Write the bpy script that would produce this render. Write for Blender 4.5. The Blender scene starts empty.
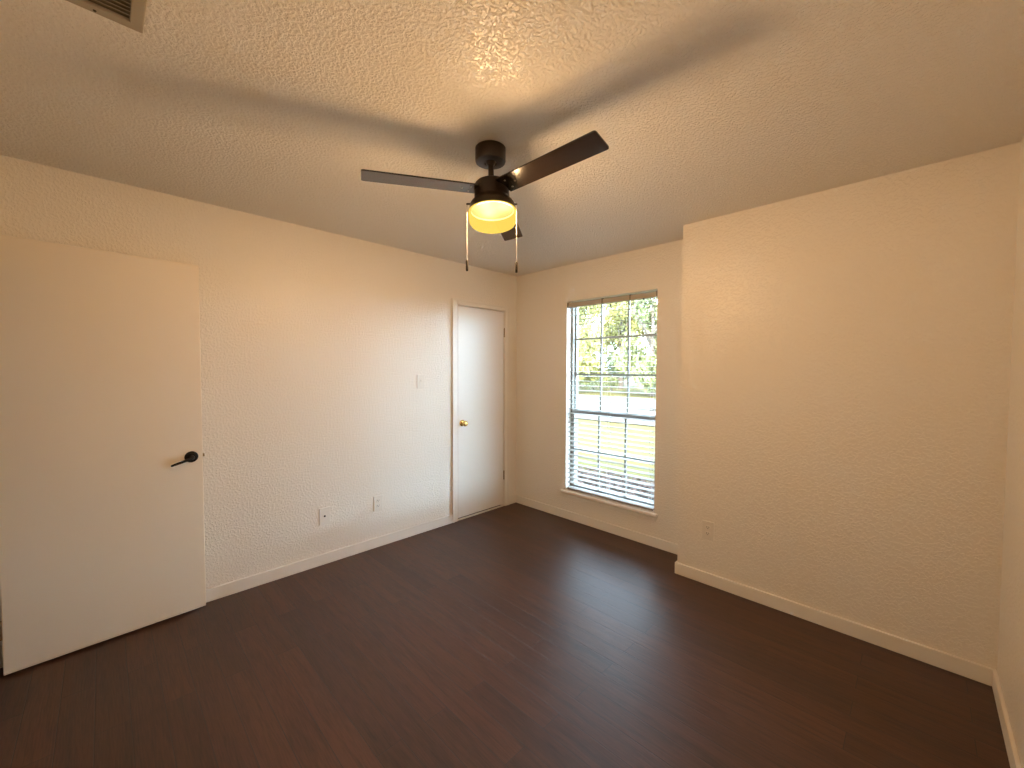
import bpy, bmesh, math, random
from mathutils import Vector, Matrix, Euler

random.seed(7)
SC = bpy.context.scene
COL = SC.collection
PI = math.pi

# ------------------------------------------------------------------ camera
FPX = 408.936
YAW, PITCH, ROLL = -0.78505, -0.03424, 0.0035
CAM = Vector((3.0857, -3.1551, 1.4383))


def make_camera():
    f = Vector((math.sin(YAW) * math.cos(PITCH), math.cos(YAW) * math.cos(PITCH), math.sin(PITCH)))
    r = Vector((math.cos(YAW), -math.sin(YAW), 0))
    u = r.cross(f)
    c, s = math.cos(ROLL), math.sin(ROLL)
    r2, u2 = c * r + s * u, -s * r + c * u
    m = Matrix(((r2.x, u2.x, -f.x, CAM.x), (r2.y, u2.y, -f.y, CAM.y), (r2.z, u2.z, -f.z, CAM.z), (0, 0, 0, 1)))
    cd = bpy.data.cameras.new('camera')
    cd.sensor_fit = 'HORIZONTAL'
    cd.sensor_width = 36.0
    cd.lens = FPX / 1024 * 36.0
    cd.clip_start = 0.02
    cd.clip_end = 300
    o = bpy.data.objects.new('camera', cd)
    COL.objects.link(o)
    o.matrix_world = m
    SC.camera = o


make_camera()

# ------------------------------------------------------------------ light and exposure
SKY_STRENGTH = 24.0
SUN_STRENGTH = 18.0
LAMP_WATTS = 112.0
LAMP_COLOR = (1.0, 0.66, 0.39)
EXPOSURE = 0.29

SC.view_settings.view_transform = 'Standard'
SC.view_settings.look = 'None'
SC.view_settings.gamma = 1.0
SC.view_settings.use_curve_mapping = False
SC.view_settings.exposure = EXPOSURE


def make_world():
    w = bpy.data.worlds.new('sky')
    SC.world = w
    w.use_nodes = True
    nt = w.node_tree
    nt.nodes.clear()
    out = nt.nodes.new('ShaderNodeOutputWorld')
    bg = nt.nodes.new('ShaderNodeBackground')
    tc = nt.nodes.new('ShaderNodeTexCoord')
    sep = nt.nodes.new('ShaderNodeSeparateXYZ')
    rp = nt.nodes.new('ShaderNodeValToRGB')
    rp.color_ramp.elements[0].position = 0.0
    rp.color_ramp.elements[0].color = (1.08, 1.42, 1.76, 1)
    rp.color_ramp.elements[1].position = 0.9
    rp.color_ramp.elements[1].color = (0.24, 0.34, 0.48, 1)
    e = rp.color_ramp.elements.new(0.38)
    e.color = (0.52, 0.64, 0.80, 1)
    nt.links.new(tc.outputs['Generated'], sep.inputs[0])
    nt.links.new(sep.outputs['Z'], rp.inputs[0])
    nt.links.new(rp.outputs[0], bg.inputs[0])
    bg.inputs[1].default_value = SKY_STRENGTH
    nt.links.new(bg.outputs[0], out.inputs[0])


make_world()


def make_sun():
    ld = bpy.data.lights.new('sun', 'SUN')
    ld.energy = SUN_STRENGTH
    ld.color = (1.0, 0.93, 0.78)
    ld.angle = math.radians(0.6)
    o = bpy.data.objects.new('sun', ld)
    COL.objects.link(o)
    # light travels towards -X/+Y/down: from behind the house, over its roof
    o.rotation_euler = Vector((-0.45, 0.75, -0.85)).to_track_quat('-Z', 'Y').to_euler()
    o.location = (6, -8, 12)


make_sun()

# ------------------------------------------------------------------ materials


def new_mat(name):
    m = bpy.data.materials.new(name)
    m.use_nodes = True
    nt = m.node_tree
    b = nt.nodes['Principled BSDF']
    return m, nt, b


def simple(name, col, rough=0.5, metal=0.0, spec=0.5, vary=0.0, vscale=6.0, bump=0.0, bscale=200.0):
    m, nt, b = new_mat(name)
    b.inputs['Base Color'].default_value = (*col, 1)
    b.inputs['Roughness'].default_value = rough
    b.inputs['Metallic'].default_value = metal
    b.inputs['Specular IOR Level'].default_value = spec
    tc = nt.nodes.new('ShaderNodeTexCoord')
    if vary > 0:
        n = nt.nodes.new('ShaderNodeTexNoise')
        n.inputs['Scale'].default_value = vscale
        n.inputs['Detail'].default_value = 4
        nt.links.new(tc.outputs['Object'], n.inputs['Vector'])
        mx = nt.nodes.new('ShaderNodeMix')
        mx.data_type = 'RGBA'
        mx.inputs[6].default_value = (*[c * (1 - vary) for c in col], 1)
        mx.inputs[7].default_value = (*[min(1, c * (1 + vary)) for c in col], 1)
        nt.links.new(n.outputs['Fac'], mx.inputs[0])
        nt.links.new(mx.outputs[2], b.inputs['Base Color'])
    if bump > 0:
        n = nt.nodes.new('ShaderNodeTexNoise')
        n.inputs['Scale'].default_value = bscale
        n.inputs['Detail'].default_value = 3
        nt.links.new(tc.outputs['Object'], n.inputs['Vector'])
        bp = nt.nodes.new('ShaderNodeBump')
        bp.inputs['Strength'].default_value = bump
        bp.inputs['Distance'].default_value = 0.002
        nt.links.new(n.outputs['Fac'], bp.inputs['Height'])
        nt.links.new(bp.outputs[0], b.inputs['Normal'])
    return m


def plaster(name, col, rough, scale, dist, strength, lo=0.42, hi=0.62, spec=0.5):
    """painted drywall with a knocked-down splatter texture"""
    m, nt, b = new_mat(name)
    b.inputs['Roughness'].default_value = rough
    b.inputs['Specular IOR Level'].default_value = spec
    b.inputs['Base Color'].default_value = (*col, 1)
    geo = nt.nodes.new('ShaderNodeNewGeometry')
    n1 = nt.nodes.new('ShaderNodeTexNoise')
    n1.inputs['Scale'].default_value = scale
    n1.inputs['Detail'].default_value = 4.0
    n1.inputs['Roughness'].default_value = 0.55
    n1.inputs['Distortion'].default_value = 0.15
    nt.links.new(geo.outputs['Position'], n1.inputs['Vector'])
    r1 = nt.nodes.new('ShaderNodeMapRange')
    r1.interpolation_type = 'SMOOTHSTEP'
    r1.inputs['From Min'].default_value = lo
    r1.inputs['From Max'].default_value = hi
    nt.links.new(n1.outputs['Fac'], r1.inputs['Value'])
    bp = nt.nodes.new('ShaderNodeBump')
    bp.inputs['Strength'].default_value = strength
    bp.inputs['Distance'].default_value = dist
    nt.links.new(r1.outputs[0], bp.inputs['Height'])
    nt.links.new(bp.outputs[0], b.inputs['Normal'])
    return m


def floor_material():
    m, nt, b = new_mat('dark_wood_planks')
    L = nt.links.new
    geo = nt.nodes.new('ShaderNodeNewGeometry')
    br = nt.nodes.new('ShaderNodeTexBrick')
    br.offset = 0.2943
    br.offset_frequency = 2
    br.inputs['Scale'].default_value = 1.0
    br.inputs['Brick Width'].default_value = 1.22
    br.inputs['Row Height'].default_value = 0.106
    br.inputs['Mortar Size'].default_value = 0.0015
    br.inputs['Mortar Smooth'].default_value = 0.3
    br.inputs['Bias'].default_value = 0.0
    br.inputs['Color1'].default_value = (0.0, 0.0, 0.0, 1)
    br.inputs['Color2'].default_value = (1, 1, 1, 1)
    br.inputs['Mortar'].default_value = (0.5, 0.5, 0.5, 1)
    mp = nt.nodes.new('ShaderNodeMapping')
    mp.inputs['Location'].default_value = (0.387, 0.983, 0)
    L(geo.outputs['Position'], mp.inputs['Vector'])
    L(mp.outputs[0], br.inputs['Vector'])
    # grain, stretched along the planks (X), shifted per plank
    sc = nt.nodes.new('ShaderNodeVectorMath')
    sc.operation = 'MULTIPLY'
    sc.inputs[1].default_value = (2.2, 26.0, 1.0)
    L(geo.outputs['Position'], sc.inputs[0])
    sh = nt.nodes.new('ShaderNodeVectorMath')
    sh.operation = 'MULTIPLY_ADD'
    sh.inputs[1].default_value = (7.0, 3.0, 11.0)
    L(br.outputs['Color'], sh.inputs[0])
    L(sc.outputs[0], sh.inputs[2])
    n = nt.nodes.new('ShaderNodeTexNoise')
    n.inputs['Scale'].default_value = 1.0
    n.inputs['Detail'].default_value = 6
    n.inputs['Roughness'].default_value = 0.62
    n.inputs['Distortion'].default_value = 0.6
    L(sh.outputs[0], n.inputs['Vector'])
    sc2 = nt.nodes.new('ShaderNodeVectorMath')
    sc2.operation = 'MULTIPLY'
    sc2.inputs[1].default_value = (11.0, 210.0, 1.0)
    L(geo.outputs['Position'], sc2.inputs[0])
    n2 = nt.nodes.new('ShaderNodeTexNoise')
    n2.inputs['Scale'].default_value = 1.0
    n2.inputs['Detail'].default_value = 3
    L(sc2.outputs[0], n2.inputs['Vector'])
    add = nt.nodes.new('ShaderNodeMath')
    add.operation = 'MULTIPLY_ADD'
    add.inputs[1].default_value = 0.75
    L(n2.outputs['Fac'], add.inputs[0])
    L(n.outputs['Fac'], add.inputs[2])
    rp = nt.nodes.new('ShaderNodeValToRGB')
    e = rp.color_ramp.elements
    e[0].position = 0.55
    e[0].color = (0.024, 0.0084, 0.0038, 1)
    e[1].position = 1.0
    e[1].color = (0.078, 0.030, 0.0145, 1)
    L(add.outputs[0], rp.inputs[0])
    # per-plank tone
    sepc = nt.nodes.new('ShaderNodeMapRange')
    sepc.inputs['To Min'].default_value = 0.82
    sepc.inputs['To Max'].default_value = 1.18
    L(br.outputs['Color'], sepc.inputs['Value'])
    mul = nt.nodes.new('ShaderNodeVectorMath')
    mul.operation = 'SCALE'
    L(rp.outputs[0], mul.inputs[0])
    L(sepc.outputs[0], mul.inputs['Scale'])
    mx = nt.nodes.new('ShaderNodeMix')
    mx.data_type = 'RGBA'
    mx.inputs[7].default_value = (0.012, 0.007, 0.005, 1)
    L(br.outputs['Fac'], mx.inputs[0])
    L(mul.outputs[0], mx.inputs[6])
    L(mx.outputs[2], b.inputs['Base Color'])
    rr = nt.nodes.new('ShaderNodeMapRange')
    rr.inputs['To Min'].default_value = 0.36
    rr.inputs['To Max'].default_value = 0.50
    L(n.outputs['Fac'], rr.inputs['Value'])
    L(rr.outputs[0], b.inputs['Roughness'])
    b.inputs['Specular IOR Level'].default_value = 0.55
    h = nt.nodes.new('ShaderNodeMath')
    h.operation = 'MULTIPLY_ADD'
    h.inputs[1].default_value = -2.0
    L(br.outputs['Fac'], h.inputs[0])
    L(add.outputs[0], h.inputs[2])
    bp = nt.nodes.new('ShaderNodeBump')
    bp.inputs['Strength'].default_value = 0.45
    bp.inputs['Distance'].default_value = 0.0012
    L(h.outputs[0], bp.inputs['Height'])
    L(bp.outputs[0], b.inputs['Normal'])
    return m


def glass_pane_material():
    m = bpy.data.materials.new('window_glass')
    m.use_nodes = True
    nt = m.node_tree
    nt.nodes.clear()
    out = nt.nodes.new('ShaderNodeOutputMaterial')
    tr = nt.nodes.new('ShaderNodeBsdfTransparent')
    tr.inputs[0].default_value = (0.94, 0.97, 0.96, 1)
    gl = nt.nodes.new('ShaderNodeBsdfGlossy')
    gl.inputs['Roughness'].default_value = 0.02
    lw = nt.nodes.new('ShaderNodeLayerWeight')
    lw.inputs[0].default_value = 0.5
    pw = nt.nodes.new('ShaderNodeMath')
    pw.operation = 'POWER'
    pw.inputs[1].default_value = 5.0
    nt.links.new(lw.outputs['Facing'], pw.inputs[0])
    fr = nt.nodes.new('ShaderNodeMath')
    fr.operation = 'MULTIPLY_ADD'
    fr.inputs[1].default_value = 0.90
    fr.inputs[2].default_value = 0.03
    nt.links.new(pw.outputs[0], fr.inputs[0])
    mx = nt.nodes.new('ShaderNodeMixShader')
    nt.links.new(fr.outputs[0], mx.inputs[0])
    nt.links.new(tr.outputs[0], mx.inputs[1])
    nt.links.new(gl.outputs[0], mx.inputs[2])
    nt.links.new(mx.outputs[0], out.inputs[0])
    return m


def lamp_glass_material():
    """frosted amber bowl: glows, and lets the bulb's light through"""
    m = bpy.data.materials.new('frosted_lamp_glass')
    m.use_nodes = True
    nt = m.node_tree
    nt.nodes.clear()
    out = nt.nodes.new('ShaderNodeOutputMaterial')
    tr = nt.nodes.new('ShaderNodeBsdfTransparent')
    tr.inputs[0].default_value = (0.36, 0.335, 0.275, 1)
    em = nt.nodes.new('ShaderNodeEmission')
    em.inputs[0].default_value = (1.0, 0.66, 0.11, 1)
    em.inputs[1].default_value = 0.66
    lw = nt.nodes.new('ShaderNodeAddShader')
    nt.links.new(tr.outputs[0], lw.inputs[0])
    nt.links.new(em.outputs[0], lw.inputs[1])
    nt.links.new(lw.outputs[0], out.inputs[0])
    return m


def blade_material():
    m, nt, b = new_mat('dark_walnut_blade')
    tc = nt.nodes.new('ShaderNodeTexCoord')
    sc = nt.nodes.new('ShaderNodeVectorMath')
    sc.operation = 'MULTIPLY'
    sc.inputs[1].default_value = (4, 90, 30)
    nt.links.new(tc.outputs['Object'], sc.inputs[0])
    n = nt.nodes.new('ShaderNodeTexNoise')
    n.inputs['Scale'].default_value = 1
    n.inputs['Detail'].default_value = 5
    nt.links.new(sc.outputs[0], n.inputs['Vector'])
    rp = nt.nodes.new('ShaderNodeValToRGB')
    rp.color_ramp.elements[0].position = 0.3
    rp.color_ramp.elements[0].color = (0.012, 0.008, 0.006, 1)
    rp.color_ramp.elements[1].position = 0.75
    rp.color_ramp.elements[1].color = (0.030, 0.019, 0.014, 1)
    nt.links.new(n.outputs['Fac'], rp.inputs[0])
    nt.links.new(rp.outputs[0], b.inputs['Base Color'])
    b.inputs['Roughness'].default_value = 0.22
    return m


WALL_COL = (0.865, 0.815, 0.735)
M = {}
M['wall'] = plaster('wall_paint', WALL_COL, 0.36, 75.0, 0.0022, 0.65, 0.45, 0.62, 0.5)
M['ceiling'] = plaster('ceiling_paint', (0.89, 0.855, 0.795), 0.34, 88.0, 0.0040, 0.9, 0.40, 0.62, 0.55)
M['trim'] = simple('trim_paint', (0.85, 0.81, 0.745), 0.38, bump=0.12, bscale=60)
M['door'] = simple('door_paint', (0.84, 0.755, 0.63), 0.5, vary=0.03, vscale=2.2, bump=0.10, bscale=130)
M['closet_door'] = simple('closet_door_paint', (0.85, 0.82, 0.76), 0.36, vary=0.015, vscale=3, bump=0.10, bscale=45)
M['floor'] = floor_material()
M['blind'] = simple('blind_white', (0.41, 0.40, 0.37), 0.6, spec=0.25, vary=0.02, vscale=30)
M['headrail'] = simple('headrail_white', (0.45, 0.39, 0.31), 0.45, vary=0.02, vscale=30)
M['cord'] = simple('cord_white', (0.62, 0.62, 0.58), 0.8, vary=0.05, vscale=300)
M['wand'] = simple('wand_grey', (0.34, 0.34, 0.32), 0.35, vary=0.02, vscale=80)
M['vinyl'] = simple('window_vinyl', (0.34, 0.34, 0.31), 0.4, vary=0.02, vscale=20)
M['glass'] = glass_pane_material()
M['black'] = simple('black_metal', (0.004, 0.004, 0.0045), 0.45, 0.0, spec=0.25, vary=0.1, vscale=90)
M['brass'] = simple('polished_brass', (0.82, 0.60, 0.22), 0.16, 1.0, vary=0.05, vscale=60)
M['hinge'] = simple('aged_brass', (0.30, 0.22, 0.12), 0.4, 0.8, vary=0.1, vscale=120)
M['steel'] = simple('dull_steel', (0.42, 0.36, 0.28), 0.35, 0.9, vary=0.08, vscale=150)
M['bronze'] = simple('oil_rubbed_bronze', (0.040, 0.026, 0.018), 0.38, 0.35, vary=0.12, vscale=40)
M['blade'] = blade_material()
M['lampglass'] = lamp_glass_material()
M['glare_black'] = simple('matte_black', (0.006, 0.005, 0.004), 0.9, spec=0.1, vary=0.1, vscale=50)  # for the added disc that dims the underside of the housing
M['screw'] = simple('screw_nickel', (0.55, 0.47, 0.37), 0.3, 0.9, vary=0.05, vscale=200)
M['chain'] = simple('chain_nickel', (0.42, 0.40, 0.38), 0.6, 0.0, vary=0.05, vscale=300)
M['fob'] = simple('fob_wood', (0.010, 0.007, 0.005), 0.7, spec=0.2, vary=0.2, vscale=100)
M['plate'] = simple('plate_plastic', (0.82, 0.775, 0.70), 0.35, vary=0.01, vscale=60)
M['slot'] = simple('dark_slot', (0.03, 0.022, 0.017), 0.6, vary=0.1, vscale=200)
M['vent'] = simple('vent_enamel', (0.37, 0.325, 0.25), 0.5, vary=0.06, vscale=25)
M['ventdark'] = simple('vent_duct', (0.24, 0.205, 0.15), 0.8, vary=0.1, vscale=20)
M['hall'] = simple('hall_paint', (0.70, 0.65, 0.58), 0.6, vary=0.02, vscale=4, bump=0.1, bscale=90)
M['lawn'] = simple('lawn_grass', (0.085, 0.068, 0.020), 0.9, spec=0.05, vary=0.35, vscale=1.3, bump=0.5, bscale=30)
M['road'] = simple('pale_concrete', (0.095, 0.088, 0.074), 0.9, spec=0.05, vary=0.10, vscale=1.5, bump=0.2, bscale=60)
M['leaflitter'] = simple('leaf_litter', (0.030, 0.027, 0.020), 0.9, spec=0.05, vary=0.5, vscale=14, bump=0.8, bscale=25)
M['bark'] = simple('tree_bark', (0.10, 0.075, 0.055), 0.9, vary=0.3, vscale=12, bump=0.6, bscale=25)
M['leaf_a'] = simple('leaf_yellow_green', (0.235, 0.210, 0.060), 0.6, vary=0.45, vscale=1.2)
M['leaf_b'] = simple('leaf_green', (0.165, 0.168, 0.062), 0.6, vary=0.45, vscale=1.2)
M['leaf_c'] = simple('leaf_dry', (0.075, 0.033, 0.017), 0.7, vary=0.4, vscale=3)
M['roof'] = simple('roof_shingle', (0.10, 0.09, 0.08), 0.9, vary=0.2, vscale=6)

# ------------------------------------------------------------------ mesh helpers


def box(bm, x0, x1, y0, y1, z0, z1, bev=0.0, seg=2, mat=None):
    """axis-aligned box with optional bevel; mat = extra transform"""
    vs = [bm.verts.new((x, y, z)) for z in (z0, z1) for y in (y0, y1) for x in (x0, x1)]
    F = [(0, 2, 3, 1), (4, 5, 7, 6), (0, 1, 5, 4), (2, 6, 7, 3), (0, 4, 6, 2), (1, 3, 7, 5)]
    fs = [bm.faces.new([vs[i] for i in f]) for f in F]
    geom = vs
    if bev > 0:
        es = list({e for f in fs for e in f.edges})
        r = bmesh.ops.bevel(bm, geom=es, offset=bev, segments=seg, affect='EDGES', profile=0.5)
        geom = list({v for f in r['faces'] for v in f.verts} | {v for v in vs if v.is_valid})
    if mat is not None:
        bmesh.ops.transform(bm, matrix=mat, verts=geom)
    return geom


def lathe(bm, prof, n=48, mat=None):
    """revolve (r, z) profile about Z; r=0 ends close"""
    rings = []
    allv = []
    for r, z in prof:
        if r < 1e-6:
            v = bm.verts.new((0, 0, z))
            rings.append([v])
            allv.append(v)
        else:
            ring = [bm.verts.new((r * math.cos(2 * PI * i / n), r * math.sin(2 * PI * i / n), z)) for i in range(n)]
            rings.append(ring)
            allv += ring
    for a, b in zip(rings[:-1], rings[1:]):
        for i in range(n):
            j = (i + 1) % n
            if len(a) == 1 and len(b) == 1:
                continue
            if len(a) == 1:
                bm.faces.new((a[0], b[j], b[i]))
            elif len(b) == 1:
                bm.faces.new((a[i], a[j], b[0]))
            else:
                bm.faces.new((a[i], a[j], b[j], b[i]))
    if mat is not None:
        bmesh.ops.transform(bm, matrix=mat, verts=allv)
    return allv


def tube(bm, pts, r, n=10, rs=None):
    """tube through points"""
    rings = []
    for k, p in enumerate(pts):
        p = Vector(p)
        a = Vector(pts[max(k - 1, 0)])
        b = Vector(pts[min(k + 1, len(pts) - 1)])
        d = (b - a).normalized()
        ref = Vector((0, 0, 1)) if abs(d.z) < 0.9 else Vector((1, 0, 0))
        u = d.cross(ref).normalized()
        v = d.cross(u)
        rr = rs[k] if rs else r
        rings.append([bm.verts.new(p + rr * (math.cos(2 * PI * i / n) * u + math.sin(2 * PI * i / n) * v)) for i in range(n)])
    for a, b in zip(rings[:-1], rings[1:]):
        for i in range(n):
            j = (i + 1) % n
            bm.faces.new((a[i], a[j], b[j], b[i]))
    bm.faces.new(rings[0][::-1])
    bm.faces.new(rings[-1])


def obj(name, bm, mat, parent=None, smooth=False, angle=35):
    bmesh.ops.recalc_face_normals(bm, faces=bm.faces[:])
    me = bpy.data.meshes.new(name)
    bm.to_mesh(me)
    bm.free()
    me.materials.append(mat)
    if smooth:
        me.polygons.foreach_set('use_smooth', [True] * len(me.polygons))
        me.set_sharp_from_angle(angle=math.radians(angle))
    o = bpy.data.objects.new(name, me)
    COL.objects.link(o)
    if parent:
        o.parent = parent
    return o


def tag(o, label, cat, group=None, kind=None):
    o['label'] = label
    o['category'] = cat
    if group:
        o['group'] = group
    if kind:
        o['kind'] = kind
    return o


def empty(name, loc, label, cat, group=None, kind=None, rot=None):
    o = bpy.data.objects.new(name, None)
    COL.objects.link(o)
    o.empty_display_size = 0.05
    o.location = loc
    if rot:
        o.rotation_euler = rot
    return tag(o, label, cat, group, kind)


def struct(name, bm, mat, label, cat, **k):
    return tag(obj(name, bm, mat, **k), label, cat, kind='structure')


# ------------------------------------------------------------------ room shell
H = 2.44
RX = 3.3673          # right wall
CX, CY = 1.8997, -0.302   # jog in the window wall
FY = -3.555           # near wall
WT = 0.12
WX0, WX1, WZ0, WZ1 = 0.674, 1.576, 0.247, 2.092     # window opening
WD = 0.16            # window wall thickness

bm = bmesh.new()
box(bm, -WT, RX + WT, -5.0, WD, -0.15, 0.0)
struct('floor', bm, M['floor'], 'dark brown wood plank floor of the empty room', 'floor')

bm = bmesh.new()
box(bm, -WT, RX + WT, -5.0, WD, H, H + 0.14)
struct('ceiling', bm, M['ceiling'], 'textured cream ceiling above the dark ceiling fan', 'ceiling')

bm = bmesh.new()
box(bm, -0.9, RX + 0.9, -5.6, WD + 0.45, H + 0.14, H + 0.30)
struct('roof', bm, M['roof'], 'flat dark roof covering the house above the ceiling', 'roof')

# left wall, with the closet door recess
DY0, DY1, DZ = -0.800, -0.176, 2.055
bm = bmesh.new()
box(bm, -WT, -0.07, -5.0, WD, 0, H)
box(bm, -0.07, 0, -5.0, DY0, 0, H)
box(bm, -0.07, 0, DY1, WD, 0, H)
box(bm, -0.07, 0, DY0, DY1, DZ, H)
struct('wall_left', bm, M['wall'], 'long cream textured wall with the brass-knobbed closet door', 'wall')

# window wall
bm = bmesh.new()
box(bm, 0, WX0, 0, WD, 0, H)
box(bm, WX1, RX + WT, 0, WD, 0, H)
box(bm, WX0, WX1, 0, WD, 0, WZ0)
box(bm, WX0, WX1, 0, WD, WZ1, H)
struct('wall_back', bm, M['wall'], 'cream wall holding the bright window', 'wall')

bm = bmesh.new()
box(bm, CX, RX, CY, 0, 0, H)
struct('wall_jog', bm, M['wall'], 'boxed-out cream wall section to the right of the window, with an outlet', 'wall')

bm = bmesh.new()
box(bm, RX, RX + WT, -5.0, 0, 0, H)
struct('wall_right', bm, M['wall'], 'narrow strip of cream wall at the right edge', 'wall')

# near wall (behind the camera) with the entry doorway
EX0, EX1, EZ = 0.140, 0.912, 2.065
bm = bmesh.new()
box(bm, 0, EX0, FY - WT, FY, 0, H)
box(bm, EX1, RX, FY - WT, FY, 0, H)
box(bm, EX0, EX1, FY - WT, FY, EZ, H)
struct('wall_front', bm, M['wall'], 'cream wall with the entry doorway, facing the window', 'wall')
bm = bmesh.new()
box(bm, 0, RX, -5.0, -4.88, 0, H)
box(bm, 1.5, 1.6, -4.88, FY - WT, 0, H)
struct('wall_hall', bm, M['hall'], 'plain hallway wall seen through the entry doorway', 'wall')

# doorway trim in the near wall
bm = bmesh.new()
c = 0.058
for y0, y1 in ((FY, FY + 0.014), (FY - WT - 0.014, FY - WT)):
    box(bm, EX0 - c, EX0 + 0.002, y0, y1, 0, EZ + c, 0.003)
    box(bm, EX1 - 0.002, EX1 + c, y0, y1, 0, EZ + c, 0.003)
    box(bm, EX0, EX1, y0, y1, EZ - 0.002, EZ + c, 0.003)
box(bm, EX0, EX0 + 0.012, FY - WT, FY, 0, EZ)
box(bm, EX1 - 0.012, EX1, FY - WT, FY, 0, EZ)
box(bm, EX0, EX1, FY - WT, FY, EZ - 0.012, EZ)
struct('trim_1', bm, M['trim'], 'painted casing around the entry doorway', 'trim')


def baseboard(name, runs, label):
    bm = bmesh.new()
    for x0, x1, y0, y1 in runs:
        box(bm, x0, x1, y0, y1, 0.0, 0.0805, 0.0035, 2)
    return struct(name, bm, M['trim'], label, 'baseboard')


T = 0.014
CASL, CASR = -0.861, -0.124    # outer edges of the closet casing
baseboard('baseboard_left', [(0, T, FY + 0.05, CASL), (0, T, CASR, 0)], 'painted baseboard along the closet-door wall')
baseboard('baseboard_back', [(T, CX, -T, 0)], 'painted baseboard under the window')
baseboard('baseboard_jog', [(CX - T, RX - T, CY - T, CY), (CX - T, CX, CY, -T)], 'painted baseboard along the boxed-out wall section')
baseboard('baseboard_right', [(RX - T, RX, FY, CY)], 'painted baseboard at the foot of the far right wall strip')
baseboard('baseboard_front', [(EX1 + c, RX - T, FY, FY + T)], 'painted baseboard on the doorway wall')

# ------------------------------------------------------------------ window
win = empty('window_1', (0, 0, 0), 'tall bright double-hung window with white grilles', 'window', kind='structure')
FYW = 0.070
# frame
fz0, fz1 = 0.282, WZ1
bm = bmesh.new()
fw = 0.022
box(bm, WX0, WX0 + fw, FYW, WD, fz0, fz1)
box(bm, WX1 - fw, WX1, FYW, WD, fz0, fz1)
box(bm, WX0 + fw, WX1 - fw, FYW, WD, fz1 - 0.008, fz1)
box(bm, WX0 + fw, WX1 - fw, FYW, WD, fz0, fz0 + 0.018)
obj('window_frame', bm, M['vinyl'], win)


def sash(name, y, z0, z1, cols, rows, st, top, bot, xs=None):
    x0, x1 = WX0 + fw, WX1 - fw
    d = 0.026
    bm = bmesh.new()
    box(bm, x0, x0 + st, y, y + d, z0, z1, 0.002)
    box(bm, x1 - st, x1, y, y + d, z0, z1, 0.002)
    box(bm, x0 + st, x1 - st, y, y + d, z1 - top, z1, 0.002)
    box(bm, x0 + st, x1 - st, y, y + d, z0, z0 + bot, 0.002)
    s = obj(name, bm, M['vinyl'], win)
    gx0, gx1, gz0, gz1 = x0 + st, x1 - st, z0 + bot, z1 - top
    bm = bmesh.new()
    box(bm, gx0 - 0.004, gx1 + 0.004, y + 0.011, y + 0.015, gz0 - 0.004, gz1 + 0.004)
    obj('glass_pane', bm, M['glass'], s)
    mw = 0.009
    for i in range(1, cols):
        x = gx0 + (gx1 - gx0) * i / cols
        bm = bmesh.new()
        box(bm, x - mw, x + mw, y + 0.006, y + 0.020, gz0, gz1)
        obj('muntin', bm, M['vinyl'], s)
    for i in range(1, rows):
        z = gz0 + (gz1 - gz0) * i / rows
        bm = bmesh.new()
        box(bm, gx0, gx1, y + 0.007, y + 0.019, z - mw, z + mw)
        obj('muntin', bm, M['vinyl'], s)
    return s


sash('sash', 0.104, 1.030, 2.084, 3, 3, 0.012, 0.010, 0.030)
sash('sash', 0.076, 0.300, 1.052, 3, 2, 0.018, 0.034, 0.024)
# stool and apron
bm = bmesh.new()
box(bm, WX0, WX1, -0.001, 0.075, WZ0, 0.281, 0.0)
box(bm, 0.628, 1.612, -0.031, 0.0, WZ0, 0.281, 0.012, 4)
obj('window_sill', bm, M['trim'], win)
bm = bmesh.new()
box(bm, 0.643, 1.597, -0.013, 0.0, 0.213, WZ0, 0.003)
obj('sill_apron', bm, M['trim'], win)

# ------------------------------------------------------------------ blinds
bl = empty('window_blind', (1.125, 0.03, 2.07),
           'white horizontal slat blind hanging open in the window, one slat bent at its right end', 'blind')
OX, OY, OZ = 1.125, 0.03, 2.07


def bobj(name, bm, mat, **k):
    bmesh.ops.translate(bm, verts=bm.verts[:], vec=(-OX, -OY, -OZ))
    return obj(name, bm, mat, bl, **k)


bx0, bx1 = WX0 + 0.012, WX1 - 0.008
bm = bmesh.new()
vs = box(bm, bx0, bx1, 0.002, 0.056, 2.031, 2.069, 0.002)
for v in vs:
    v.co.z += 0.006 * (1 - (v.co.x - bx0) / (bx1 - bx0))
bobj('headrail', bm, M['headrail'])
for x in (WX0 + 0.006, 1.061, 1.334, WX1 - 0.004):
    bm = bmesh.new()
    box(bm, x - 0.004, x + 0.004, 0.000, 0.058, 2.033, 2.079, 0.001)
    bobj('bracket', bm, M['slot'])

PITCHZ = 0.0445
TILT = math.radians(4.5)
ztop = 2.004
nsl = 38
BENT = None


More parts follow.
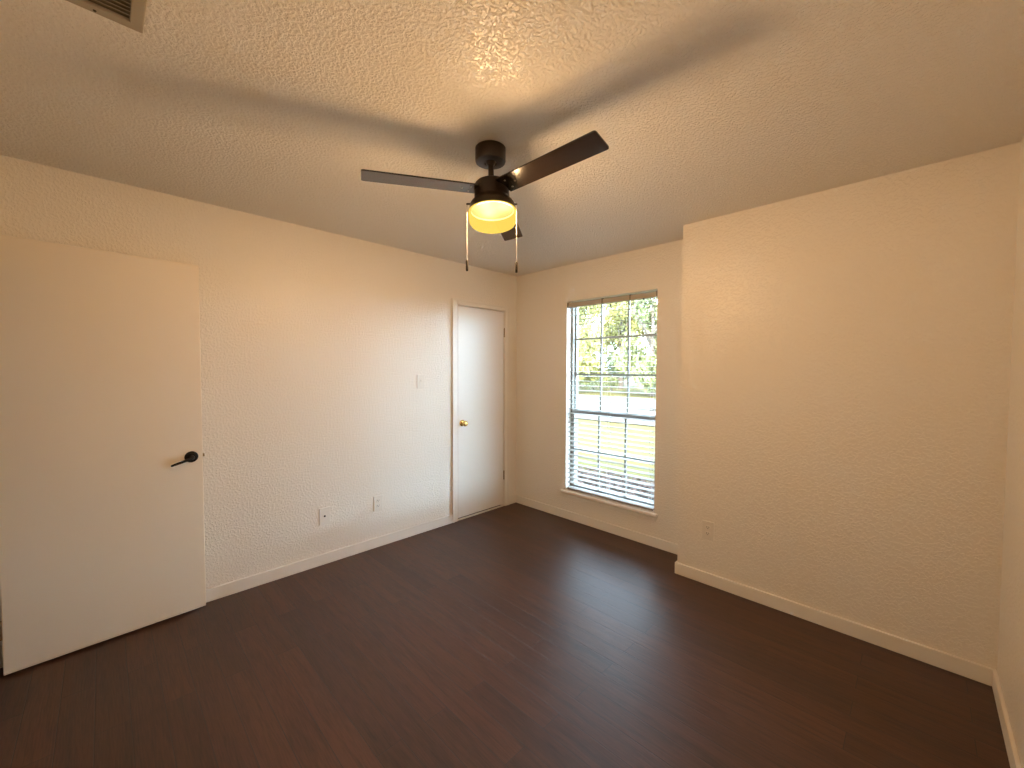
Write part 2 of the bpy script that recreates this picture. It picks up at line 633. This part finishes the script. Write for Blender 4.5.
def slat_bm(z, bend=0.0):
    bm = bmesh.new()
    nx = 18
    nw = 4
    w = 0.050
    th = 0.0022
    grid = {}
    for s in (0, 1):
        for i in range(nx + 1):
            x = bx0 + 0.004 + (bx1 - bx0 - 0.008) * i / nx
            dz = 0.0
            if bend and x > 1.41:
                dz = -bend * (x - 1.41) / (bx1 - 1.41)
            for j in range(nw + 1):
                t = (j / nw - 0.5)
                crown = 0.0012 * (1 - (2 * t) ** 2)
                yy = t * w
                zz = crown + (th / 2 if s else -th / 2)
                # room-side edge lower
                y2 = yy * math.cos(TILT) - zz * math.sin(TILT)
                z2 = yy * math.sin(TILT) + zz * math.cos(TILT)
                grid[s, i, j] = bm.verts.new((x, 0.029 + y2, z + z2 + dz))
    for i in range(nx):
        for j in range(nw):
            bm.faces.new([grid[1, i, j], grid[1, i + 1, j], grid[1, i + 1, j + 1], grid[1, i, j + 1]])
            bm.faces.new([grid[0, i, j], grid[0, i, j + 1], grid[0, i + 1, j + 1], grid[0, i + 1, j]])
        for j in (0, nw):
            bm.faces.new([grid[0, i, j], grid[0, i + 1, j], grid[1, i + 1, j], grid[1, i, j]])
    for i in (0, nx):
        for j in range(nw):
            bm.faces.new([grid[0, i, j], grid[1, i, j], grid[1, i, j + 1], grid[0, i, j + 1]])
    return bm


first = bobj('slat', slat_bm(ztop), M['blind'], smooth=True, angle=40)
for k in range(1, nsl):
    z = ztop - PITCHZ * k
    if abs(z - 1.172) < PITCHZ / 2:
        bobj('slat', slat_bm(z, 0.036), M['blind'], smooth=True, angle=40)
    else:
        o = first.copy()
        COL.objects.link(o)
        o.parent = bl
        o.location = (0, 0, -PITCHZ * k)
zb = 0.301
bm = bmesh.new()
box(bm, bx0 + 0.004, bx1 - 0.004, -0.025, 0.025, -0.009, 0.009, 0.005, 3,
    mat=Matrix.Translation((0, 0.029, zb)) @ Matrix.Rotation(math.radians(12), 4, 'X'))
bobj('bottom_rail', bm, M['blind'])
for x in (0.722, 1.128, 1.528):
    bm = bmesh.new()
    for y in (0.0025, 0.0555):
        tube(bm, [(x, y, 2.033), (x, y, zb)], 0.0009, 6)
    for k in range(nsl):
        z = ztop - PITCHZ * k
        tube(bm, [(x, 0.0025, z - 0.006), (x, 0.0555, z + 0.001)], 0.0007, 5)
    bobj('ladder_cord', bm, M['cord'])
bm = bmesh.new()
tube(bm, [(0.785, -0.004, 2.040), (0.786, -0.004, 2.0), (0.792, -0.004, 1.40), (0.792, -0.004, 1.384)], 0.004, 8,
     rs=[0.0022, 0.004, 0.004, 0.003])
bobj('tilt_wand', bm, M['wand'], smooth=True)
bm = bmesh.new()
box(bm, 1.452, 1.462, -0.004, 0.010, 2.021, 2.032, 0.001)
bobj('cord_lock', bm, M['slot'])

# ------------------------------------------------------------------ closet door (left wall)
d2 = empty('door_2', (0, -0.49, 0), 'narrow closed closet door with a round brass knob, beside the window corner', 'door', kind='structure')
d2o = Vector((0, -0.49, 0))


def d2obj(name, bm, mat, parent=d2, **k):
    bmesh.ops.translate(bm, verts=bm.verts[:], vec=-d2o)
    return obj(name, bm, mat, parent, **k)


SY0, SY1 = -0.785, -0.190
bm = bmesh.new()
box(bm, -0.040, -0.004, SY0, SY1, 0.021, 2.042, 0.002)
slab2 = d2obj('door_slab', bm, M['closet_door'])
bm = bmesh.new()
for (y0, y1, z0, z1) in ((CASL, -0.799, 0, 2.100), (-0.182, CASR, 0, 2.100), (-0.797, -0.182, 2.050, 2.100)):
    box(bm, 0.0, 0.013, y0, y1, z0, z1, 0.002)
# raised outer bead of the casing
for (y0, y1, z0, z1) in ((CASL, CASL + 0.018, 0, 2.100), (CASR - 0.018, CASR, 0, 2.100), (CASL + 0.018, CASR - 0.018, 2.082, 2.100)):
    box(bm, 0.013, 0.018, y0, y1, z0, z1, 0.0015)
d2obj('casing', bm, M['trim'])
bm = bmesh.new()
box(bm, -0.070, 0.0, DY0, DY0 + 0.008, 0, DZ)
box(bm, -0.070, 0.0, DY1 - 0.011, DY1, 0, DZ)
box(bm, -0.070, 0.0, DY0 + 0.008, DY1 - 0.011, DZ - 0.009, DZ)
d2obj('jamb', bm, M['trim'])
bm = bmesh.new()
box(bm, -0.030, 0.006, DY0 + 0.008, DY1 - 0.011, 0.0, 0.004, 0.0015)
d2obj('threshold', bm, M['trim'])
bm = bmesh.new()
km = Matrix.Translation((-0.004, -0.737, 0.929)) @ Matrix.Rotation(PI / 2, 4, 'Y')
lathe(bm, [(0, 0), (0.031, 0), (0.031, 0.003), (0.027, 0.008), (0.014, 0.010), (0.012, 0.016), (0.011, 0.028),
           (0.017, 0.034), (0.025, 0.040), (0.0275, 0.048), (0.0265, 0.056), (0.021, 0.062), (0.011, 0.065), (0, 0.0655)], 40, km)
kn = d2obj('door_knob', bm, M['brass'], smooth=True, angle=50)
kn['label'] = 'round polished brass knob'
for z in (1.825, 0.330):
    bm = bmesh.new()
    for q in range(5):
        zz = z - 0.045 + q * 0.018
        lathe(bm, [(0, zz), (0.0062, zz), (0.0062, zz + 0.0165), (0, zz + 0.0165)], 14, Matrix.Translation((0.003, -0.186, 0)))
    lathe(bm, [(0, z + 0.044), (0.004, z + 0.046), (0.004, z + 0.050), (0, z + 0.053)], 12, Matrix.Translation((0.003, -0.186, 0)))
    d2obj('hinge', bm, M['hinge'], smooth=True)

# ------------------------------------------------------------------ entry door, standing open against the left wall
A = Vector((0.118, -3.511, 0))
B = Vector((0.074, -2.744, 0))
dv = (B - A).normalized()
ang = math.atan2(dv.y, dv.x)
DWID = (B - A).length
d1 = empty('door_1', A, 'flat cream entry door with a black lever, standing open against the left wall', 'door', kind='structure',
           rot=(0, 0, ang))
# local frame: x along the slab from hinge, -y towards the room
bm = bmesh.new()
box(bm, 0, DWID, 0, 0.035, 0.012, 2.045, 0.004, 3)
slab1 = obj('door_slab', bm, M['door'], d1)
hx = (Vector((0.09, -2.798, 0)) - A).dot(dv)
HZ = 0.924
bm = bmesh.new()
rm = Matrix.Translation((hx, 0, HZ)) @ Matrix.Rotation(PI / 2, 4, 'X')
lathe(bm, [(0, 0), (0.0325, 0), (0.0325, 0.004), (0.030, 0.0075), (0.026, 0.009), (0, 0.009)], 40, rm)
rose = obj('door_handle', bm, M['black'], d1, smooth=True)
rose['label'] = 'black round rose and lever'
bm = bmesh.new()
nk = [(hx, -0.008, HZ), (hx, -0.030, HZ), (hx - 0.002, -0.043, HZ), (hx - 0.010, -0.050, HZ - 0.003), (hx - 0.030, -0.052, HZ - 0.009),
      (hx - 0.070, -0.052, HZ - 0.021), (hx - 0.098, -0.051, HZ - 0.030), (hx - 0.102, -0.051, HZ - 0.031)]
tube(bm, nk, 0.008, 14, rs=[0.012, 0.011, 0.011, 0.0095, 0.0080, 0.0070, 0.0060, 0.003])
obj('lever', bm, M['black'], rose, smooth=True, angle=60)
bm = bmesh.new()
box(bm, DWID - 0.001, DWID + 0.001, 0.006, 0.029, HZ - 0.028, HZ + 0.028)
box(bm, DWID, DWID + 0.011, 0.011, 0.024, HZ - 0.009, HZ + 0.009, 0.002)
obj('latch_bolt', bm, M['hinge'], d1)
for z in (1.83, 1.05, 0.23):
    bm = bmesh.new()
    for q in range(5):
        zz = z - 0.045 + q * 0.018
        lathe(bm, [(0, zz), (0.006, zz), (0.006, zz + 0.0165), (0, zz + 0.0165)], 12, Matrix.Translation((-0.004, -0.004, 0)))
    obj('hinge', bm, M['hinge'], d1, smooth=True)

# ------------------------------------------------------------------ ceiling fan
FC = Vector((1.683, -1.894, H))
fan = empty('ceiling_fan', FC, 'dark bronze three-blade ceiling fan with a glowing round light, hanging from the ceiling', 'ceiling fan')
bm = bmesh.new()
lathe(bm, [(0, 0), (0.066, 0), (0.0685, -0.003), (0.0685, -0.058), (0.066, -0.064), (0.060, -0.067), (0.030, -0.067), (0.026, -0.060), (0, -0.060)], 56)
obj('canopy', bm, M['bronze'], fan, smooth=True)
# everything under the canopy hangs slightly out of plumb
PIV = Vector((0, 0, -0.045))
nrm = Vector((-0.0737, 0.0151, 1)).normalized()
TQ = Vector((0, 0, 1)).rotation_difference(nrm).to_matrix().to_4x4()
TM = Matrix.Translation(PIV) @ TQ @ Matrix.Translation(-PIV)


def fobj(name, bm, mat, parent=fan, **k):
    bmesh.ops.transform(bm, matrix=TM, verts=bm.verts[:])
    return obj(name, bm, mat, parent, **k)


bm = bmesh.new()
lathe(bm, [(0, -0.040), (0.020, -0.045), (0.024, -0.058), (0.020, -0.072), (0.0125, -0.080), (0.0125, -0.150), (0.020, -0.153), (0.020, -0.163), (0, -0.163)], 32)
fobj('downrod', bm, M['bronze'], smooth=True)
bm = bmesh.new()
lathe(bm, [(0, -0.158), (0.055, -0.159), (0.072, -0.163), (0.078, -0.171), (0.079, -0.228), (0.083, -0.238), (0.094, -0.250), (0.1005, -0.260),
           (0.102, -0.266), (0.102, -0.287), (0.0985, -0.290), (0.096, -0.290), (0.096, -0.280), (0, -0.280)], 64)
fobj('motor_housing', bm, M['bronze'], smooth=True, angle=40)
bm = bmesh.new()
lathe(bm, [(0, -0.279), (0.0955, -0.279), (0.0955, -0.283), (0.045, -0.2835), (0, -0.2835)], 40)
fobj('glare_disc', bm, M['glare_black'], smooth=True)  # added black disc, keeps the bulb-lit housing underside from glaring through the bowl
bm = bmesh.new()
gp = [(0.100, -0.287), (0.1065, -0.288), (0.1085, -0.293), (0.1090, -0.305), (0.1080, -0.325), (0.104, -0.340), (0.096, -0.351), (0.084, -0.357), (0.060, -0.3595), (0, -0.360)]
lathe(bm, gp, 64)
gl = fobj('lamp_glass', bm, M['lampglass'], smooth=True, angle=60)
gl['label'] = 'glowing yellow frosted glass bowl'

# blades
ZB = 2.2466 - H
R0, R1, BW, PIT, DRO = 0.070, 0.5541, 0.1108, -0.1376, 0.0179


def blade_matrix(k):
    a = 0.08 + k * 2 * PI / 3
    ex = Vector((math.cos(a), math.sin(a), -DRO)).normalized()
    ey = Vector((-math.sin(a) * math.cos(PIT), math.cos(a) * math.cos(PIT), math.sin(PIT)))
    ez = ex.cross(ey).normalized()
    ey = ez.cross(ex)
    # pivot lies on the tilted axis
    o = Vector((0, 0, ZB))
    return Matrix(((ex.x, ey.x, ez.x, o.x), (ex.y, ey.y, ez.y, o.y), (ex.z, ey.z, ez.z, o.z), (0, 0, 0, 1)))


def blade_bm():
    bm = bmesh.new()
    pts = []
    rc = 0.010
    w0, w1 = BW * 0.94 / 2, BW / 2
    pts += [(R0, -w0), (R0, w0)]
    for sgn in (1, -1):
        cx, cy = R1 - rc, sgn * (w1 - rc)
        for q in range(5):
            t = (PI / 2) * (1 - q / 4) if sgn > 0 else -(PI / 2) * (q / 4)
            pts.append((cx + rc * math.cos(t), cy + rc * math.sin(t)))
    up = [bm.verts.new((x, y, 0.003)) for x, y in pts]
    dn = [bm.verts.new((x, y, -0.003)) for x, y in pts]
    bm.faces.new(up)
    bm.faces.new(dn[::-1])
    n = len(pts)
    for i in range(n):
        j = (i + 1) % n
        bm.faces.new((up[i], dn[i], dn[j], up[j]))
    return bm


bmesh_src = blade_bm()
bmesh.ops.recalc_face_normals(bmesh_src, faces=bmesh_src.faces[:])
blade_me = bpy.data.meshes.new('blade')
bmesh_src.to_mesh(blade_me)
bmesh_src.free()
blade_me.materials.append(M['blade'])
bm = bmesh.new()
lathe(bm, [(0, 0.001), (0.0042, 0.001), (0.0042, -0.0012), (0.0025, -0.0026), (0, -0.003)], 14)
bmesh.ops.recalc_face_normals(bm, faces=bm.faces[:])
screw_me = bpy.data.meshes.new('screw')
bm.to_mesh(screw_me)
bm.free()
screw_me.materials.append(M['screw'])
for k in range(3):
    b = bpy.data.objects.new('blade', blade_me)
    COL.objects.link(b)
    b.parent = fan
    b.matrix_basis = TM @ blade_matrix(k)
    for sx, sy in ((0.102, -0.026), (0.102, 0.026), (0.138, 0.0)):
        s = bpy.data.objects.new('screw', screw_me)
        COL.objects.link(s)
        s.parent = b
        s.location = (sx, sy, -0.003)

# pull chains, hanging plumb from nubs on the rim
RV = Vector((math.cos(YAW), -math.sin(YAW), 0))
ctr = TM @ Vector((0, 0, -0.255))
for off, zlo in ((-0.1135, -0.508), (0.1100, -0.515)):
    base = ctr + RV * off
    bm = bmesh.new()
    p0 = ctr + RV * (off * 0.86)
    tube(bm, [p0, base + RV * (0.003 if off > 0 else -0.003)], 0.004, 10)
    nub = obj('chain_switch', bm, M['bronze'], fan, smooth=True)
    bm = bmesh.new()
    z = base.z
    n = int((z - zlo) / 0.0045)
    prof = []
    tube(bm, [(base.x, base.y, z), (base.x, base.y, zlo)], 0.0007, 6)
    for i in range(n):
        zz = z - 0.0045 * (i + 0.5)
        lathe(bm, [(0, zz + 0.0017), (0.0010, zz + 0.0008), (0.0010, zz - 0.0008), (0, zz - 0.0017)], 6, Matrix.Translation((base.x, base.y, 0)))
    ch = obj('pull_chain', bm, M['chain'], fan)
    bm = bmesh.new()
    lathe(bm, [(0, zlo + 0.004), (0.003, zlo + 0.003), (0.0052, zlo - 0.002), (0.0055, zlo - 0.042), (0.0045, zlo - 0.046), (0, zlo - 0.0465)], 16,
          Matrix.Translation((base.x, base.y, 0)))
    obj('chain_fob', bm, M['fob'], ch, smooth=True)

# the lamp's three bulbs, inside the bowl
for q in range(3):
    a = 0.6 + q * 2 * PI / 3
    ld = bpy.data.lights.new('fan_bulb', 'POINT')
    ld.energy = LAMP_WATTS / 3
    ld.color = LAMP_COLOR
    ld.shadow_soft_size = 0.040
    lo = bpy.data.objects.new('fan_bulb', ld)
    COL.objects.link(lo)
    lo.parent = fan
    lo.location = TM @ Vector((0.058 * math.cos(a), 0.058 * math.sin(a), -0.321))

# ------------------------------------------------------------------ wall plates
# built in a local frame: plate in XZ, facing -Y


def plate_bm(w, h, d=0.0085):
    bm = bmesh.new()
    box(bm, -w / 2, w / 2, -d, 0.0, -h / 2, h / 2, 0.0015, 2)
    return bm


def screw_at(parent, x, z, y=-0.0085):
    bm = bmesh.new()
    lathe(bm, [(0, 0), (0.0032, 0), (0.0030, 0.0008), (0, 0.0012)], 14, Matrix.Translation((x, y, z)) @ Matrix.Rotation(PI / 2, 4, 'X'))
    obj('screw', bm, M['plate'], parent, smooth=True)


def outlet(loc, rotz, label, w=0.075, h=0.122):
    t = empty('wall_outlet', loc, label, 'outlet', 'duplex wall outlets', rot=(0, 0, rotz))
    obj('plate', plate_bm(w, h), M['plate'], t)
    for s in (1, -1):
        bm = bmesh.new()
        vs = lathe(bm, [(0, 0.0), (0.0165, 0.0), (0.0165, 0.0020), (0.0155, 0.0028), (0, 0.0028)], 28,
                   Matrix.Translation((0, -0.0082, s * 0.0205)) @ Matrix.Rotation(PI / 2, 4, 'X'))
        for v in vs:
            v.co.z = s * 0.0205 + max(-0.0135, min(0.0135, v.co.z - s * 0.0205))
        rc = obj('receptacle', bm, M['plate'], t)
        bm = bmesh.new()
        z = s * 0.0205
        box(bm, -0.0078, -0.0052, -0.0116, -0.0106, z - 0.001, z + 0.0085)
        box(bm, 0.0052, 0.0078, -0.0116, -0.0106, z + 0.0005, z + 0.0085)
        lathe(bm, [(0, 0), (0.0026, 0), (0.0026, 0.001), (0, 0.001)], 12, Matrix.Translation((0, -0.0106, z - 0.0065)) @ Matrix.Rotation(PI / 2, 4, 'X'))
        obj('slots', bm, M['slot'], rc)
    screw_at(t, 0, 0)
    return t


outlet((0, -1.602, 0.357), PI / 2, 'duplex outlet low on the left wall, between the cable plate and the closet door')
outlet((2.104, CY, 0.367), 0, 'duplex outlet on the boxed-out wall right of the window')

t = empty('cable_plate', (0, -2.022, 0.358), 'blank-faced plate with one dark cable jack, low on the left wall', 'wall plate', rot=(0, 0, PI / 2))
obj('plate', plate_bm(0.076, 0.124), M['plate'], t)
bm = bmesh.new()
lathe(bm, [(0, 0), (0.0072, 0), (0.0072, 0.002), (0.0048, 0.003), (0.0048, 0.009), (0, 0.009)], 16, Matrix.Translation((0, -0.0082, 0)) @ Matrix.Rotation(PI / 2, 4, 'X'))
obj('cable_jack', bm, M['slot'], t, smooth=True)
screw_at(t, 0, 0.042)
screw_at(t, 0, -0.042)

t = empty('light_switch', (0, -1.199, 1.334), 'white toggle light switch at hand height left of the closet door', 'light switch', rot=(0, 0, PI / 2))
obj('plate', plate_bm(0.071, 0.117), M['plate'], t)
bm = bmesh.new()
box(bm, -0.0165, 0.0165, -0.0105, -0.0080, -0.033, 0.033, 0.0008)
rk = obj('switch_insert', bm, M['plate'], t)
bm = bmesh.new()
box(bm, -0.0052, 0.0052, -0.022, -0.0095, 0.0, 0.012, 0.0015, mat=Matrix.Rotation(math.radians(-18), 4, 'X'))
obj('toggle', bm, M['plate'], rk)
screw_at(t, 0, 0.046)
screw_at(t, 0, -0.046)

# ------------------------------------------------------------------ ceiling vent
VX0, VX1, VY0, VY1 = 1.426, 1.706, -3.430, -3.049
vc = Vector(((VX0 + VX1) / 2, (VY0 + VY1) / 2, H))
t = empty('ceiling_vent', vc, 'louvred metal air vent on the ceiling at the upper left edge', 'vent')


def vobj(name, bm, mat, parent=t, **k):
    bmesh.ops.translate(bm, verts=bm.verts[:], vec=-vc)
    return obj(name, bm, mat, parent, **k)


bm = bmesh.new()
fb = 0.030
d = 0.010
box(bm, VX0, VX0 + fb, VY0, VY1, H - d, H, 0.003)
box(bm, VX1 - fb, VX1, VY0, VY1, H - d, H, 0.003)
box(bm, VX0 + fb - 0.003, VX1 - fb + 0.003, VY0, VY0 + fb, H - d, H, 0.003)
box(bm, VX0 + fb - 0.003, VX1 - fb + 0.003, VY1 - fb, VY1, H - d, H, 0.003)
vobj('vent_frame', bm, M['vent'])
bm = bmesh.new()
box(bm, VX0 + fb - 0.002, VX1 - fb + 0.002, VY0 + fb - 0.002, VY1 - fb + 0.002, H - 0.002, H - 0.0005)
vobj('duct_backing', bm, M['ventdark'])
nl = 13
for i in range(nl):
    x = VX0 + fb + (VX1 - VX0 - 2 * fb) * (i + 0.5) / nl
    bm = bmesh.new()
    box(bm, -0.0075, 0.0075, VY0 + fb, VY1 - fb, -0.0007, 0.0007,
        mat=Matrix.Translation((x, 0, H - 0.0068)) @ Matrix.Rotation(math.radians(35), 4, 'Y'))
    vobj('louvre', bm, M['vent'])
bm = bmesh.new()
lathe(bm, [(0, 0), (0.004, 0), (0.003, -0.002), (0, -0.003)], 12, Matrix.Translation((VX0 + 0.013, VY1 - 0.10, H - d)))
vobj('screw', bm, M['slot'])

# ------------------------------------------------------------------ outdoors, seen through the window
GZ = -0.18
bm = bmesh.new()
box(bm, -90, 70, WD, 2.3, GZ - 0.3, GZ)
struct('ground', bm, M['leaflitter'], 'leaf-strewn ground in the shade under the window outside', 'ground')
bm = bmesh.new()
box(bm, -90, 70, 2.3, 8.0, GZ - 0.3, GZ)
box(bm, -90, 70, 19.5, 90.0, GZ - 0.3, GZ)
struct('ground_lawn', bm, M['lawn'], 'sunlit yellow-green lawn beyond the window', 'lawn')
bm = bmesh.new()
box(bm, -90, 70, 8.0, 19.5, GZ - 0.3, GZ - 0.02)
struct('ground_road', bm, M['road'], 'pale sunlit street beyond the lawn', 'street')


def leaf_cloud(blobs, n, size, rng):
    verts, faces = [], []
    tot = sum(b[3] ** 2 for b in blobs)
    for (cx, cy, cz, r) in blobs:
        m = max(20, int(n * r * r / tot))
        for _ in range(m):
            while True:
                p = Vector((rng.uniform(-1, 1), rng.uniform(-1, 1), rng.uniform(-1, 1)))
                if 0.25 < p.length < 1:
                    break
            c = Vector((cx, cy, cz)) + p * r * Vector((1, 1, 0.8)).length / 1.62
            s = size * rng.uniform(0.6, 1.4)
            q = Euler((rng.uniform(0, 6.28), rng.uniform(0, 6.28), rng.uniform(0, 6.28))).to_matrix()
            i0 = len(verts)
            # a pointed leaf folded along its rib
            for v in ((-s, 0, 0), (-0.2 * s, 0.45 * s, 0.08 * s), (s, 0, 0), (-0.2 * s, -0.45 * s, 0.08 * s)):
                verts.append(c + q @ Vector(v))
            faces.append((i0, i0 + 1, i0 + 2))
            faces.append((i0, i0 + 2, i0 + 3))
    return verts, faces


def tree(x, y, h, r, mat, label, seed, low=0.35, n=6500, size=0.17, lean=0.0):
    rng = random.Random(seed)
    t = empty('tree', (x, y, GZ), label, 'tree', 'trees across the street')
    bm = bmesh.new()
    tr = 0.035 * h / 2 + 0.04
    pts = [(0, 0, -0.05), (lean * 0.3, 0, h * 0.25), (lean * 0.7, 0.05, h * 0.5), (lean, 0, h * 0.85)]
    tube(bm, pts, tr, 10, rs=[tr * 1.25, tr, tr * 0.7, tr * 0.2])
    for q in range(5):
        a = q * 2.4 + rng.uniform(-.3, .3)
        z0 = h * rng.uniform(0.35, 0.6)
        tube(bm, [(lean * 0.6, 0, z0), (lean * 0.6 + 0.4 * r * math.cos(a), 0.4 * r * math.sin(a), z0 + 0.15 * h),
                  (lean * 0.6 + 0.75 * r * math.cos(a), 0.75 * r * math.sin(a), z0 + 0.24 * h)], 0.05, 7, rs=[tr * .5, tr * .3, tr * .1])
    obj('trunk', bm, M['bark'], t, smooth=True)
    blobs = []
    for q in range(20):
        a = rng.uniform(0, 6.28)
        rr = r * math.sqrt(rng.random()) * 0.8
        zz = h * rng.uniform(low, 0.95)
        blobs.append((lean * 0.7 + rr * math.cos(a), rr * math.sin(a), zz, r * rng.uniform(0.28, 0.5)))
    v, f = leaf_cloud(blobs, n, size, rng)
    me = bpy.data.meshes.new('foliage')
    me.from_pydata(v, [], f)
    me.materials.append(mat)
    o = bpy.data.objects.new('foliage', me)
    COL.objects.link(o)
    o.parent = t
    return t


def shrub(x, y, h, r, mat, label, seed, n=900, size=0.09):
    rng = random.Random(seed)
    t = empty('shrub', (x, y, GZ), label, 'shrub', 'shrubs outside')
    bm = bmesh.new()
    for q in range(5):
        a = q * 1.3
        tube(bm, [(0.05 * math.cos(a), 0.05 * math.sin(a), -0.03), (0.5 * r * math.cos(a), 0.5 * r * math.sin(a), h * 0.7)], 0.02, 6)
    obj('stems', bm, M['bark'], t)
    blobs = [(r * .5 * math.cos(q * 1.1), r * .5 * math.sin(q * 1.1), h * rng.uniform(0.35, 0.75), r * 0.6) for q in range(6)]
    v, f = leaf_cloud(blobs, n, size, rng)
    me = bpy.data.meshes.new('foliage')
    me.from_pydata(v, [], f)
    me.materials.append(mat)
    o = bpy.data.objects.new('foliage', me)
    COL.objects.link(o)
    o.parent = t
    return t


# the camera looks through the window along roughly (-0.6, 1): spread the trees around that line
tree(-15.3, 21.0, 7.5, 2.3, M['leaf_a'], 'yellow-green leaning tree at the left of the window view', 11, 0.16, lean=0.8)
tree(-9.0, 21.5, 7.5, 2.3, M['leaf_b'], 'green tree at the right of the window view', 12, 0.16)
tree(-2.6, 21.5, 7.0, 2.3, M['leaf_a'], 'unseen yellow-green tree past the right edge of the window, added to shape the daylight', 13, 0.2)  # out of view, stands here to hold back daylight on the left wall
tree(-20.4, 28.0, 9.0, 2.3, M['leaf_b'], 'green tree behind and left of the leaning tree', 14, 0.10)
tree(-15.3, 28.5, 9.0, 2.3, M['leaf_a'], 'yellow-green tree standing back in the middle of the window view', 15, 0.08)
tree(-10.2, 28.5, 9.0, 2.3, M['leaf_b'], 'green tree set back at the right edge of the window view', 16, 0.12)
tree(-24.6, 35.5, 10.0, 2.4, M['leaf_a'], 'yellow-green tree in the last row at the left', 17, 0.06)
tree(-19.2, 35.5, 10.5, 2.4, M['leaf_b'], 'green tree in the middle of the last row', 18, 0.06)
tree(-14.0, 35.5, 10.5, 2.4, M['leaf_a'], 'yellow-green tree in the last row at the right', 24, 0.06)
tree(3.4, 22.5, 9.5, 2.4, M['leaf_b'], 'unseen tall green tree straight across the street from the house, added to block sky light', 19, 0.15)  # unseen, put in to cut low sky light coming through the window
tree(9.6, 22.5, 9.5, 2.4, M['leaf_a'], 'unseen tall yellow-green tree across the street, furthest to the right, added to block sky light', 20, 0.15)  # also unseen, added to screen the lower left wall from the sky
shrub(-13.9, 24.8, 1.2, 0.55, M['leaf_b'], 'low green shrub behind the leaning tree, the smaller of two there', 21)
shrub(-20.4, 21.8, 1.2, 1.0, M['leaf_a'], 'low yellowish shrub left of the leaning tree', 22)
shrub(-16.0, 25.6, 1.5, 1.3, M['leaf_b'], 'green shrub in the gap behind the leaning tree', 23)

# fallen leaves along the lawn's near edge: nobody could count them
rng = random.Random(5)
verts, faces = [], []
for _ in range(5200):
    x = rng.uniform(-4.5, 2.5)
    y = 0.35 + 2.1 * rng.random() ** 0.6
    s = rng.uniform(0.02, 0.05)
    q = Euler((rng.uniform(-.6, .6), rng.uniform(-.6, .6), rng.uniform(0, 6.28))).to_matrix()
    cpt = Vector((x, y, GZ + 0.015 + 0.02 * rng.random()))
    i0 = len(verts)
    for v in ((-s, 0, 0), (-0.2 * s, 0.5 * s, 0.2 * s), (s, 0, 0), (-0.2 * s, -0.5 * s, 0.2 * s)):
        verts.append(cpt + q @ Vector(v))
    faces.append((i0, i0 + 1, i0 + 2))
    faces.append((i0, i0 + 2, i0 + 3))
me = bpy.data.meshes.new('fallen_leaves')
me.from_pydata(verts, [], faces)
me.materials.append(M['leaf_c'])
o = bpy.data.objects.new('fallen_leaves', me)
COL.objects.link(o)
tag(o, 'brown fallen leaves scattered on the ground outside the window', 'leaves', kind='stuff')
